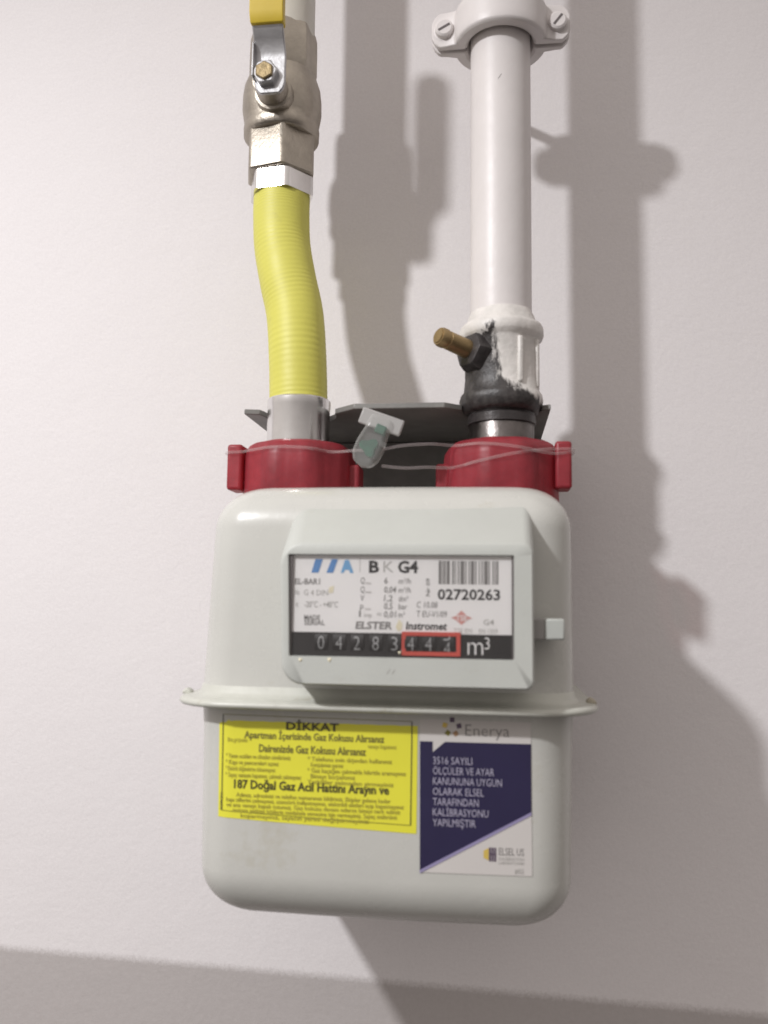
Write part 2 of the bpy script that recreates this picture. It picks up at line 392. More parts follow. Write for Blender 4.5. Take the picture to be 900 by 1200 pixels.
for sx in (-1, 1):
    xa = sx*(AB+0.0085)
    tabp = prism([(xa-0.0030, 0.0074), (xa+0.0022, 0.0072), (xa+0.0014, 0.0092), (xa-0.0008, 0.0104), (xa-0.0024, 0.0090)], -0.137, -0.132, 'xz')
    obj('seam_tab', tabp, 'flange' if sx < 0 else 'tabm', meter, bevel=0.0008)
for sx in (-1, 1):
    obj('connection_stub', lathe((sx*0.055, -0.085, 0.10), (0, 0, 1), [(0, 0.024), (0.012, 0.024), (0.014, 0.021), (0.034, 0.021)], 40), 'steel', meter)

# index housing with a sloped hood and a window recess
YH = -0.178
outer_f = rrect(-0.0404, 0.0664, 0.0176, 0.0768, (0.0035, 0.0045, 0.010, 0.0090), 8)
outer_f = [(x + (0.0025*(0.0768-z)/0.0592 if x < 0 else 0), z) for x, z in outer_f]
mid_f = [(x + (0.0008 if x > 0.02 else -0.0014), z + (0.0012 if z > 0.05 else -0.0006)) for x, z in outer_f]
back = [(x + (0.0016 if x > 0.02 else -0.0045), z + (0.0195*((z-0.055)/0.0218) if z > 0.055 else -0.001)) for x, z in outer_f]
inner = rrect(-0.0377, 0.0592, 0.0288, 0.0726, 0.00075, 8)
inner = [(x + (0.0013*(0.0726-z)/0.044 if x < 0 else 0), z) for x, z in inner]
inner_in = [(x + (0.0005 if x < 0.01 else -0.0005), z + (0.0004 if z < 0.05 else -0.0004)) for x, z in inner]
R3 = lambda P, y: [(x, y, z) for x, z in P]
house = obj('index_housing', loft([R3(back, -0.150), R3(mid_f, YH+0.0012), R3([(x*0.5+q*0.5, z*0.5+w*0.5) for (x, z), (q, w) in zip(mid_f, outer_f)], YH+0.0004), R3(outer_f, YH), R3(inner, YH+0.0001), R3(inner_in, YH+0.0030)], True, False), 'housing', meter, smooth=40)
YP = YH+0.0026
fl = lambda d: (lambda x, z: YP-d)
obj('window_groove', box(-0.0374, -0.0358, YP-0.0014, YP+0.0006, 0.0285, 0.0728), 'groove', meter)
obj('window_groove', box(0.0581, 0.0594, YP-0.0010, YP+0.0006, 0.0288, 0.0722), 'groove', meter)
# index plate: layout on a grid of 0.3675 mm with its origin at the upper left corner of the plate
G = 0.0003675
PX = lambda u: -0.0353 + u*G
PZ = lambda v: 0.0705 - v*G
plate = obj('index_plate', box(PX(-1.5), PX(255), YP-0.0002, YP+0.0006, PZ(86), PZ(-5)), 'paper', meter, smooth=0)
strip = obj('index_strip', box(PX(-2), PX(257.5), YP-0.0004, YP+0.0006, PZ(114.5), PZ(85.2)), 'black', meter, smooth=0)
S = fl(0.00032)
def pl(s, u0, u1, vb, h, m='inkgrey', bold=0.0, slant=0.0, name='lettering'):
    return text(s, PX(u0), PX(u1), PZ(vb), h*G, S, name, m, plate, bold, slant)
def pp(pts, m, name='emblem'):
    return poly([(PX(u), PZ(v)) for u, v in pts], S, name, m, plate)
pp([(25, 0), (34, 0), (29, 16), (20.5, 16)], 'blue1'); pp([(44.5, 0), (52, 0), (46.5, 16), (38.5, 16)], 'blue1')
pp([(60.5, 0.5), (65, 0.5), (71, 16), (66.5, 16), (65.5, 12.5), (60.5, 12.5), (59, 16), (55.5, 16)], 'blue2')
pp([(78.0, -1), (78.6, -1), (78.6, 15), (78.0, 15)], 'inkgrey', 'rule'); 
pl('B', 89, 101, 15, 13, 'inkblack', 0.035); pl('K', 106, 118, 15, 13, 'inkgrey', -0.005); pl('G4', 123, 146.5, 15, 13, 'inkblack', 0.035)
# barcode
bars = []; u = 170.5; rnd = random.Random(3)
pat = [(3.2, 1), (1.2, .8), (2.0, 1.2), (3.8, 2.8), (2, 1.2), (1.2, 2.2), (1.5, 1.5), (4.6, 1.2), (1.3, 2.6), (1.2, 1.2), (4.2, 1.2), (1.4, 2.8), (1.2, 2.0), (1.4, 1.4), (4.6, 1.0), (1.2, 3.0), (1.4, 1.2), (1.3, 1.0), (2.0, 0)]
tot = sum(a+b for a, b in pat); k = 68.5/tot
bv, bf = [], []
for a, b in pat:
    bv2, bf2 = [(PX(q), YP-0.00032, PZ(v)) for q, v in ((u, 1), (u+a*k, 1), (u+a*k, 28), (u, 28))], [(0, 1, 2, 3)]
    bv, bf = join((bv, bf), (bv2, bf2)); u += (a+b)*k
obj('barcode', (bv, bf), 'inkmid', plate, smooth=0)
pl('02720263', 169.5, 241, 45.5, 11.5, 'inkblack', 0.022)
for s, u0, u1, vb, h, m, bo in (
    ('EL-BAR1', 1, 31, 29.5, 6.5, 'inkmid', 0.02), ('No', 1, 7, 42, 6, 'inkgrey', 0), ('G 4 DIN', 12, 41, 42.5, 6.5, 'inkgrey', 0), ('t', 2, 6, 56, 6, 'inkgrey', 0), ('-20°C - +40°C', 13, 53, 56.5, 7, 'inkgrey', 0.01),
    ('MADE', 13, 32, 71, 5.5, 'inkmid', 0.02), ('SERIAL', 13, 38, 77, 5.5, 'inkmid', 0.02),
    ('Q', 79, 84, 28, 7, 'inkmid', 0), ('max', 85, 92, 29, 3.4, 'inkgrey', 0), ('6', 107, 111, 28, 7, 'inkmid', 0.01), ('m³/h', 124, 138, 28, 6.5, 'inkmid', 0),
    ('Q', 79, 84, 38.5, 7, 'inkmid', 0), ('min', 85, 92, 39.5, 3.4, 'inkgrey', 0), ('0,04', 107, 121, 38.5, 7, 'inkmid', 0.01), ('m³/h', 124, 138, 38.5, 6.5, 'inkmid', 0),
    ('V', 79, 83.5, 48.5, 7, 'inkmid', 0), ('1,2', 107, 117, 48.5, 7, 'inkmid', 0.01), ('dm³', 124, 135, 48.5, 6.5, 'inkmid', 0),
    ('p', 79, 83, 57.5, 7, 'inkmid', 0), ('max', 85, 92, 59, 3.4, 'inkgrey', 0), ('0,5', 107, 117, 57.5, 7, 'inkmid', 0.01), ('bar', 124, 134, 57.5, 6.5, 'inkmid', 0),
    ('1', 78, 80, 67, 7, 'inkmid', 0), ('imp', 84, 93, 67, 5, 'inkgrey', 0), ('≈', 99, 104, 66, 6, 'inkgrey', 0), ('0,01', 107, 121, 67, 7, 'inkmid', 0.01), ('m³', 124, 131, 67, 6.5, 'inkmid', 0),
    ('C 10.08', 145, 169, 55.5, 7, 'inkmid', 0), ('T EU-V1/09', 145, 180, 66, 7, 'inkmid', 0),
    ('TSE EN', 188, 209, 83.5, 5, 'inkgrey', 0), ('EN 1359', 217, 238, 83.5, 5, 'inkgrey', 0), ('G4', 222, 234, 74, 6, 'inkgrey', 0.01)):
    pl(s, u0, u1, vb, h, m, bo, 0.08 if 78 < u0 < 181 else 0)
text('Nr 09', PX(160.5), PX(181), PZ(42), 4.5*G, S, 'lettering', 'inkmid', plate, 0.01, rot90=True)
pl('ELSTER', 74, 117, 80.5, 8, 'inkmid', 0.03, 0.12); pl('Instromet', 133, 180, 80.5, 8.5, 'inkblack', 0.025, 0.12)
pp([(125, 69), (129, 74), (128, 81), (124, 83), (121, 78)], 'palegold'); pp([(42, 33), (48, 31), (47, 39), (42, 40)], 'palegold', 'stain')
pp([(185, 66.5), (190, 64.5), (197, 58), (204, 64.5), (209.5, 66.5), (204, 68.5), (197, 74.5), (190, 68.5)], 'pinkink')
text('TSE', PX(190.5), PX(203.5), PZ(69.6), 6*G, fl(0.00045), 'lettering', 'paper', plate, 0.01)
# number drums
drum_x = (-0.0228, -0.0150, -0.0073, 0.0008, 0.0088, 0.0158, 0.0233, 0.0311)
DR, DZ = 0.0090, 0.0349
cy_ = YP-0.0004-0.0007+DR
def drum_y(x, z): return cy_ - math.sqrt(max(0, (DR+0.00012)**2-(z-DZ)**2))
for i, (x, s) in enumerate(zip(drum_x, '04283444')):
    d = obj('number_drum', lathe((x-0.0027, cy_, DZ), (1, 0, 0), [(0, DR), (0.0054, DR)], 64), 'black', meter, smooth=40)
    off = -0.0017 if i == 7 else 0.0
    if i == 7: text('3', x-0.0014, x+0.0014, DZ+0.0016, 0.0050, drum_y, 'digit', 'digit', d, -0.012)
    text(s, x-0.0014, x+0.0014, DZ-0.0030+off, 0.0058, drum_y, 'digit', 'digit', d, -0.012)
text(',', 0.0113, 0.0118, 0.0318, 0.0045, fl(0.0006), 'decimal_comma', 'digit', strip, 0.02)
def frame2(x0, x1, z0, z1, t, y0, y1):
    o = [(x0, z0), (x1, z0), (x1, z1), (x0, z1)]; i = [(x0+t, z0+t), (x1-t, z0+t), (x1-t, z1-t), (x0+t, z1-t)]
    return loft([R3(o, y1), R3(o, y0), R3(i, y0), R3(i, y1)], False, False)
obj('red_decimal_frame', frame2(0.0119, 0.0367, 0.0300, 0.0400, 0.0017, YP-0.0009, YP-0.0003), 'redink', meter, smooth=0)
text('m', 0.0397, 0.0462, 0.0307, 0.0080, fl(0.00055), 'unit_lettering', 'paper', strip, -0.012)
text('3', 0.0468, 0.0489, 0.0331, 0.0050, fl(0.00055), 'unit_lettering', 'paper', strip, -0.008)
obj('window_pane', box(-0.0376, 0.0590, YH+0.0007, YH+0.0011, 0.0289, 0.0725), 'pane', meter, smooth=0)
# blemishes below the window
for (x, z, r) in ((-0.0187, 0.0277, 0.0009), (-0.0313, 0.0274, 0.0008), (0.0112, 0.0312, 0.0006)):
    obj('glue_spot', lathe((x, YH+0.0002, z), (0, -1, 0), [(0, r), (0.0003, r*0.8), (0.0005, r*0.3)], 12, lambda a, h: 1+0.25*math.sin(3*a)), 'palegold', meter)
text('//', 0.0057, 0.0095, 0.0222, 0.0022, lambda x, z: YH-0.0001, 'moulded_mark', 'inkgrey', meter, -0.02)
# sealing plug at the right of the housing
obj('plug_arm', box(0.0650, 0.0722, -0.1705, -0.158, 0.0372, 0.0462), 'arm', meter, bevel=0.0006)
obj('plug_cap', box(0.0720, 0.0803, -0.1712, -0.156, 0.0373, 0.0462), 'white_cap', meter, bevel=0.0008)

# yellow warning sticker on the lower shell
def onshell(d): return lambda x, z: front(x, z)-d
def sheet(c, n, mm, d, name, m, parent):
    """quad corners tl, tr, br, bl laid on the shell"""
    V, F = [], []
    for i in range(n+1):
        for j in range(mm+1):
            s, t = i/n, j/mm
            x = (c[0][0]*(1-s)+c[1][0]*s)*(1-t)+(c[3][0]*(1-s)+c[2][0]*s)*t
            z = (c[0][1]*(1-s)+c[1][1]*s)*(1-t)+(c[3][1]*(1-s)+c[2][1]*s)*t
            V.append((x, front(x, z)-d, z))
    for i in range(n):
        for j in range(mm):
            a = i*(mm+1)+j; F.append((a, a+1, a+mm+2, a+mm+1))
    return obj(name, (V, F), m, parent, smooth=60)
YW = ((-0.0739, 0.0025), (0.0174, 0.0020), (0.0171, -0.0482), (-0.0731, -0.0450))
ys = sheet(YW, 36, 10, 0.00018, 'warning_sticker', 'yellow', meter)
ys['label'] = 'yellow warning sticker with black Turkish lettering'
B = 0.000388
SX = lambda px: -0.0739+(px)*B
SZ = lambda py: 0.0025-py*0.000377
def bl(s, u0, u1, vb, h, m='olive', bold=0.0, dz=0.0):
    return text(s, SX(u0), SX(u1), SZ(vb), h*0.00038, onshell(0.00042), 'lettering', m, ys, bold, 0, False, dz)
def strokeline(a, b, wd, m):
    (xa, za), (xb, zb) = a, b; n = 24; V, F = [], []
    L = math.hypot(xb-xa, zb-za); nx, nz = -(zb-za)/L*wd/2, (xb-xa)/L*wd/2
    for k in range(n+1):
        t = k/n; x = xa+(xb-xa)*t; z = za+(zb-za)*t
        for q in (-1, 1): V.append((x+q*nx, front(x+q*nx, z+q*nz)-0.00042, z+q*nz))
    for k in range(n): F.append((2*k, 2*k+1, 2*k+3, 2*k+2))
    return obj('border_line', (V, F), m, ys, smooth=0)
c4 = ((-0.0718, 0.0006), (0.0148, 0.0000), (0.0145, -0.0446), (-0.0714, -0.0420))
for i in range(4): strokeline(c4[i], c4[(i+1) % 4], 0.0004 if i in (1, 3) else 0.00025, 'inkblack' if i in (1, 3) else 'olive2')
bl('DİKKAT', 82, 144, 20.5, 8.5, 'oliveblack', 0.030)
bl('Apartman İçerisinde Gaz Kokusu Alırsanız', 32, 197, 32, 8, 'olive2', 0.022)
bl('Dairenizde Gaz Kokusu Alırsanız', 50, 176, 47.5, 8.5, 'olive2', 0.025)
bl('Bina girişindeki', 12, 36, 37, 5); bl('vanayı kapatınız', 178, 211, 39, 5)
for i, (s, e) in enumerate((('* Yanan ocakları ve cihazları söndürünüz', 88), ('* Kapı ve pencereleri açınız', 74), ('* Elektrik düğmelerine dokunmayınız', 70), ('* Sayaç vanasını kapatınız, çakmak yakmayınız', 101))):
    bl(s, 10, e, 56+7.4*i, 5.2, 'olive', 0.008)
for i, (s, e) in enumerate((('* Telefonu evin dışından kullanınız', 206), ('  Komşularınızı uyarınız', 150), ('* Gaz kaçağını çakmakla kibritle aramayınız', 222), ('  Binayı boşaltınız', 164), ('  Yetkililer gelmeden girmeyiniz', 208))):
    bl(s, 108 if i % 2 == 0 else 112, e, 56+6.6*i, 5.0, 'olive', 0.008)
bl('187 Doğal Gaz Acil Hattını Arayın ve', 21, 203, 91, 9.5, 'oliveblack', 0.028)
for i, (a, s, e) in enumerate(((24, 'Adınızı, adresinizi ve telefon numaranızı bildiriniz. Ekipler gelene kadar', 205), (12, 'kapı zillerini çalmayınız, asansörü kullanmayınız, elektrikli aletleri açıp kapatmayınız', 220), (12, 've ana vanayı kapalı tutunuz. Gaz kokusu devam ederse binayı terk ediniz', 216), (20, 'tesisata yetkisiz kişilerin müdahale etmesine izin vermeyiniz. Sayaç mührünü', 212), (30, 'koparmayınız, sayacın yerini değiştirmeyiniz', 180))):
    bl(s, a, e, 101+6.0*i, 4.8, 'olive', 0.010)
text('BASIM 2010', SX(7.5), SX(27), SZ(117), 0.0013, onshell(0.00042), 'lettering', 'olive2', ys, 0.01, rot90=True)

# calibration sticker, white with a navy field
CW = ((0.0183, 0.0027), (0.0667, 0.0026), (0.0670, -0.0640), (0.0187, -0.0642))
cs = sheet(CW, 22, 14, 0.00030, 'calibration_sticker', 'stickwhite', meter)
cs['label'] = 'white and navy calibration sticker with slanted lower edge'
def quadgrid(c, n, mm, d, name, m): return sheet(c, n, mm, d, name, m, cs)
# the navy field runs round the small white notch: three pieces of one print, joined
V1, F1 = [], []
def addq(c):
    global V1, F1
    V, F = [], []; n, mm = 10, 8
    for i in range(n+1):
        for j in range(mm+1):
            s, t = i/n, j/mm
            x = (c[0][0]*(1-s)+c[1][0]*s)*(1-t)+(c[3][0]*(1-s)+c[2][0]*s)*t
            z = (c[0][1]*(1-s)+c[1][1]*s)*(1-t)+(c[3][1]*(1-s)+c[2][1]*s)*t
            V.append((x, front(x, z)-0.00044, z))
    for i in range(n):
        for j in range(mm):
            a = i*(mm+1)+j; F.append((a, a+1, a+mm+2, a+mm+1))
    V1, F1 = join((V1, F1), (V, F))
zt = -0.0084; nx0, nx1, nz = 0.0240, 0.0294, -0.0130
dl = lambda x: -0.0642+(x-0.0187)*(0.0260/0.0480)
addq(((0.0184, zt), (nx0, zt), (nx0, nz), (0.0184, nz)))
addq(((nx1, zt), (0.0667, zt), (0.0667, nz), (nx0, nz)))
addq(((0.0184, nz), (0.0667, nz), (0.0668, dl(0.0668)), (0.0187, dl(0.0187))))
obj('navy_field', (V1, F1), 'navy', cs, smooth=60)
strip_v = [(x, front(x, dl(x)+o)-0.00056, dl(x)+o) for x in [0.0187+0.0481*k/16 for k in range(17)] for o in (-0.0004, 0.0010)]
obj('lilac_edge', (strip_v, [(2*k, 2*k+1, 2*k+3, 2*k+2) for k in range(16)]), 'lilac', cs, smooth=0)
T = onshell(0.00056)
for i, (s, x1) in enumerate((('3516 SAYILI', 0.0413), ('ÖLÇÜLER VE AYAR', 0.0508), ('KANUNUNA UYGUN', 0.0541), ('OLARAK ELSEL', 0.0463), ('TARAFINDAN', 0.0441), ('KALİBRASYONU', 0.0483), ('YAPILMIŞTIR', 0.0428))):
    text(s, 0.0242, x1, -0.0180-0.00441*i, 0.0031, T, 'lettering', 'whiteink', cs, -0.004)
text('Enerya', 0.0383, 0.0574, -0.0056, 0.0050, onshell(0.00046), 'lettering', 'inkmid', cs, -0.012)
for x, z, m in ((0.0325, 0.0012, 'plum'), (0.0355, -0.0014, 'plum'), (0.0293, -0.0012, 'gold'), (0.0306, -0.0045, 'olive2'), (0.0341, -0.0047, 'brown')):
    a0 = math.atan2(z+0.0021, x-0.0324); pts = [(x+0.00145*math.cos(a0+math.pi/4+k*math.pi/2), z+0.00145*math.sin(a0+math.pi/4+k*math.pi/2)) for k in range(4)]
    poly(pts, onshell(0.00046), 'emblem', m, cs)
poly([(0.0462, -0.0540), (0.0484, -0.0528), (0.0484, -0.0580), (0.0462, -0.0570)], onshell(0.00046), 'emblem', 'gold', cs)
for dx in (0.0, 0.0011, 0.0022):
    poly([(0.0486+dx, -0.0526), (0.0494+dx, -0.0526), (0.0494+dx, -0.0584), (0.0486+dx, -0.0584)], onshell(0.00046), 'emblem', 'plum', cs)
poly([(0.0486, -0.0550), (0.0516, -0.0550), (0.0516, -0.0556), (0.0486, -0.0556)], onshell(0.00058), 'emblem', 'plum', cs)
text('ELSEL US', 0.0528, 0.0635, -0.0556, 0.0030, onshell(0.00046), 'lettering', 'inkmid', cs)
text('KALİBRASYON', 0.0528, 0.0634, -0.0577, 0.0012, onshell(0.00046), 'lettering', 'inkgrey', cs)
text('LABORATUVARI', 0.0528, 0.0634, -0.0594, 0.0012, onshell(0.00046), 'lettering', 'inkgrey', cs)
text('#02', 0.0595, 0.0634, -0.0631, 0.0021, onshell(0.00046), 'lettering', 'inkgrey', cs)

# ------------------------------------------------------------------ mounting bracket
br = thing('meter_bracket', 'dark grey steel bracket on the wall behind the red caps', 'bracket', (0, 0, 0.156))
arcL = [(-0.055+0.0200*math.cos(math.radians(a)), -0.085+0.0200*math.sin(math.radians(a))) for a in range(180, -1, -15)]
arcR = [(0.055+0.0200*math.cos(math.radians(a)), -0.085+0.0200*math.sin(math.radians(a))) for a in range(180, -1, -15)]
outl = [(-0.0848, -0.0015), (-0.0848, -0.0915), (-0.0765, -0.0895)] + arcL + [(-0.0345, -0.089), (-0.0225, -0.100), (0.0255, -0.100), (0.0345, -0.0925)] + arcR + [(0.0765, -0.0895), (0.0810, -0.0915), (0.0810, -0.0015)]
obj('shelf_plate', prism(outl, 0.1540, 0.1570, 'xy'), 'bracket', br, bevel=0.0005)
obj('wall_leg', box(-0.0848, 0.0810, -0.0045, -0.0015, 0.080, 0.1538), 'bracket', br, bevel=0.0005)

# ------------------------------------------------------------------ red security caps
def red_cap(cx, inner, label):
    t = thing('security_cap', label, 'security cap', (cx, -0.085, 0.101), 'red caps over the meter connections')
    rf = lambda a, h: 1+0.017*math.tanh(4*math.cos(9*a+0.6))-0.008
    obj('shell', lathe((cx, -0.085, 0.101), (0, 0, 1), [(0, 0.0270), (0, 0.0300), (0.0010, 0.0305), (0.0270, 0.0304), (0.0305, 0.0298), (0.0340, 0.0276), (0.0352, 0.0256), (0.0358, 0.0236), (0.0358, 0.0195), (0.030, 0.0192)], 80, rf, False), 'red', t, smooth=45)
    for s in (-1, 1):
        x0 = cx+s*0.0270; x1 = cx+s*(0.0352 if s != inner else 0.0345)
        y0, y1, z1 = (-0.1045, -0.0885, 0.1350) if s != inner else (-0.0930, -0.0770, 0.1255)
        obj('lug', box(min(x0, x1), max(x0, x1), y0, y1, 0.1105, z1), 'red', t, bevel=0.0016, bseg=3)
    return t
red_cap(-0.0545, 1, 'red plastic security cap below the yellow hose')
red_cap(0.0552, -1, 'red plastic security cap below the half painted fitting')

# ------------------------------------------------------------------ yellow hose
hose = thing('gas_hose', 'yellow corrugated gas hose bending down to the left red cap', 'gas hose', (-0.0555, -0.085, 0.137))
cl = spline([(-0.0720, -0.0705, 0.2920), (-0.0719, -0.0709, 0.2870), (-0.0716, -0.0720, 0.275), (-0.0700, -0.0740, 0.256), (-0.0653, -0.0772, 0.234), (-0.0602, -0.0802, 0.213), (-0.0574, -0.0830, 0.187), (-0.0559, -0.085, 0.1620), (-0.0556, -0.085, 0.156)], 420)
NR = 62
def hr(t):
    w = math.sin(2*math.pi*NR*t)
    return 0.0165 - 0.0005*min(1.0, t*1.3) - 0.0008*max(0.0, 1-t*22) + 0.00006*w*(0.7+0.3*math.sin(37*t))
obj('corrugated_tube', tube(cl, hr, 40), 'hose', hose, smooth=80)
obj('crimp_sleeve', lathe((-0.0556, -0.085, 0.1355), (0, 0, 1), [(0, 0.0168), (0.004, 0.0172), (0.0215, 0.0172), (0.0225, 0.0175), (0.0262, 0.0175), (0.0270, 0.0168), (0.0270, 0.0150)], 56), 'chrome', hose)
obj('hex_nut', lathe((-0.0722, -0.0705, 0.2868), (0, 0, 1), [(0, 0.0170), (0.0112, 0.0170), (0.0125, 0.0160)], 120, hexf(6, math.radians(22))), 'chrome', hose, smooth=25)

# ------------------------------------------------------------------ ball valve
valve = thing('ball_valve', 'nickel plated ball valve with yellow lever above the yellow hose', 'valve', (-0.0733, -0.070, 0.299))
vc = (-0.0733, -0.070, 0.0)
obj('lower_hex', lathe(vc, (0, 0, 1), [(0.2990, 0.0178), (0.2998, 0.0188), (0.3240, 0.0188), (0.3262, 0.0178)], 120, hexf(6, math.radians(16))), 'nickel', valve, smooth=25)
obj('ball_body', lathe(vc, (0, 0, 1), [(0.3225, 0.0205), (0.3240, 0.0222), (0.3290, 0.0224), (0.3310, 0.0216), (0.3335, 0.0222), (0.3400, 0.0232), (0.3480, 0.0232), (0.3540, 0.0226), (0.3590, 0.0208), (0.3620, 0.0198)], 64, lambda a, h: 1+0.006*math.sin(2*a+200*h)), 'nickel', valve, smooth=60)
obj('upper_hex', lathe(vc, (0, 0, 1), [(0.3610, 0.0178), (0.3640, 0.0187), (0.3780, 0.0187), (0.3860, 0.0185), (0.3900, 0.0176)], 120, hexf(8, math.radians(10))), 'nickel', valve, smooth=25)
PV = (-0.0725, 0.3390)
st = obj('stem_boss', lathe((PV[0], -0.080, PV[1]), (0, -1, 0), [(0, 0.0120), (0.0150, 0.0105), (0.0155, 0.0090), (0.0270, 0.0088)], 40), 'nickel', valve)
obj('packing_nut', lathe((PV[0], -0.1010, PV[1]), (0, -1, 0), [(0, 0.0072), (0.0058, 0.0072)], 60, hexf(6, 0.3)), 'zinc', st, smooth=25)
# lever: plate cranked outwards, rounded foot
sec = [(0.3285, -0.1088, 0.0040), (0.3293, -0.1088, 0.0060), (0.3315, -0.1088, 0.0078), (0.3345, -0.1088, 0.0086), (0.3480, -0.1088, 0.0088), (0.3520, -0.1094, 0.0088), (0.3580, -0.1130, 0.0086), (0.3640, -0.1172, 0.0086), (0.3690, -0.1190, 0.0086), (0.4300, -0.1200, 0.0086)]
def strip_loft(sec, th, xc):
    rings = []
    for z, y, hw in sec:
        rings.append([(xc-hw, y-th/2, z), (xc+hw, y-th/2, z), (xc+hw, y+th/2, z), (xc-hw, y+th/2, z)])
    return loft(rings)
lev = obj('lever', strip_loft(sec, 0.0024, -0.0706), 'zinc', valve, smooth=40, bevel=0.0006)
gr_s = [(0.3630, -0.1165, 0.0086), (0.3636, -0.1170, 0.0092), (0.3690, -0.1190, 0.0093), (0.4370, -0.1201, 0.0093), (0.4430, -0.1201, 0.0088), (0.4465, -0.1201, 0.0070), (0.4485, -0.1201, 0.0035)]
obj('grip', strip_loft(gr_s, 0.0058, -0.0704), 'grip', lev, smooth=40, bevel=0.0016, bseg=3)
obj('lever_rib', join(box(-0.0796, -0.0785, -0.1150, -0.1100, 0.336, 0.356)), 'zinc', lev, bevel=0.0004)
obj('lever_nut', lathe((PV[0], -0.1100, PV[1]), (0, -1, 0), [(0, 0.0064), (0.0034, 0.0064), (0.0040, 0.0056)], 60, hexf(6, 0.1)), 'zinc', lev, smooth=25)
obj('stem_end', lathe((PV[0], -0.1138, PV[1]), (0, -1, 0), [(0, 0.0046), (0.0012, 0.0046), (0.0016, 0.0040)], 48, hexf(6, 0.5)), 'brassbolt', lev, smooth=25)

# ------------------------------------------------------------------ pipes
p1 = obj('gas_pipe', lathe((-0.0722, -0.070, 0.386), (0, 0, 1), [(0, 0.0172), (0.40, 0.0172)], 56), 'pipe_l', loc=(-0.0722, -0.070, 0.386))
tag(p1, 'white painted pipe rising behind the yellow lever', 'pipe')
p2 = obj('gas_pipe', lathe((0.0552, -0.085, 0.196), (0, 0, 1), [(0, 0.0166), (0.60, 0.0166)], 56), 'pipe', loc=(0.0552, -0.085, 0.196))
tag(p2, 'white painted vertical pipe passing through the wall clamp', 'pipe')

# ------------------------------------------------------------------ half painted fitting on the right pipe
fit = thing('pipe_fitting', 'half painted dark pipe fitting with brass test nipple above right red cap', 'pipe fitting', (0.0554, -0.085, 0.1515))
fo = (0.0554, -0.085, 0.1515)
def lump(a, h):
    return 1 + 0.012*math.sin(3*a+90*h) + 0.010*math.sin(7*a-140*h) + (0.035*max(0, math.cos(a-0.1))**30 if 0.014 < h < 0.042 else 0)
obj('socket_body', lathe(fo, (0, 0, 1), [(0.0010, 0.0168), (0.0024, 0.0200), (0.0045, 0.0218), (0.0085, 0.0224), (0.0112, 0.0218), (0.0128, 0.0203), (0.0200, 0.0198), (0.0400, 0.0199), (0.0412, 0.0206), (0.0425, 0.0220), (0.0440, 0.0226), (0.0475, 0.0226), (0.0492, 0.0218), (0.0505, 0.0190), (0.0545, 0.0180), (0.0570, 0.0168)], 96, lump), 'fitting', fit, smooth=60)
obj('union_neck', lathe((0.0554, -0.085, 0.1340), (0, 0, 1), [(0, 0.0172), (0.0140, 0.0172), (0.0150, 0.0166), (0.0200, 0.0166)], 48), 'steel', fit)
obj('union_ring', lathe((0.0554, -0.085, 0.1465), (0, 0, 1), [(0, 0.0166), (0.0005, 0.0182), (0.0050, 0.0182), (0.0058, 0.0172), (0.0075, 0.0180)], 48), 'blacksteel', fit)
bd = Vector((-0.72, -0.62, 0.18)).normalized(); b0 = Vector((0.0554, -0.085, 0.1805)) + bd*0.014
obj('nipple_boss', lathe(b0, bd, [(0, 0.0105), (0.0065, 0.0098), (0.0095, 0.0085), (0.0105, 0.0065)], 40, hexf(6)), 'blacksteel', fit, smooth=30)
nip = obj('test_nipple', lathe(b0+bd*0.009, bd, [(0, 0.0050), (0.0145, 0.0048), (0.0150, 0.0042), (0.0160, 0.0042), (0.0164, 0.0051), (0.0190, 0.0051), (0.0204, 0.0045)], 36), 'brass', fit)
obj('nipple_screw', lathe(b0+bd*0.0293, bd, [(0, 0.0038), (0.0008, 0.0036)], 24), 'brass', nip)
for az, z0, z1 in ((28, 0.0150, 0.0395), (66, 0.0140, 0.0400)):
    ca, sa = math.cos(math.radians(az)), math.sin(math.radians(az)); q = Vector((fo[0]+0.0192*sa, fo[1]-0.0192*ca, fo[2]))
    rv, rfc = box(-0.0014, 0.0014, -0.0022, 0.001, z0, z1)
    obj('cast_rib', ([(q.x+x*ca-y*sa*-1*-1, q.y+x*sa+y*ca, q.z+z) for x, y, z in rv], rfc), 'fitting', fit, bevel=0.0009)

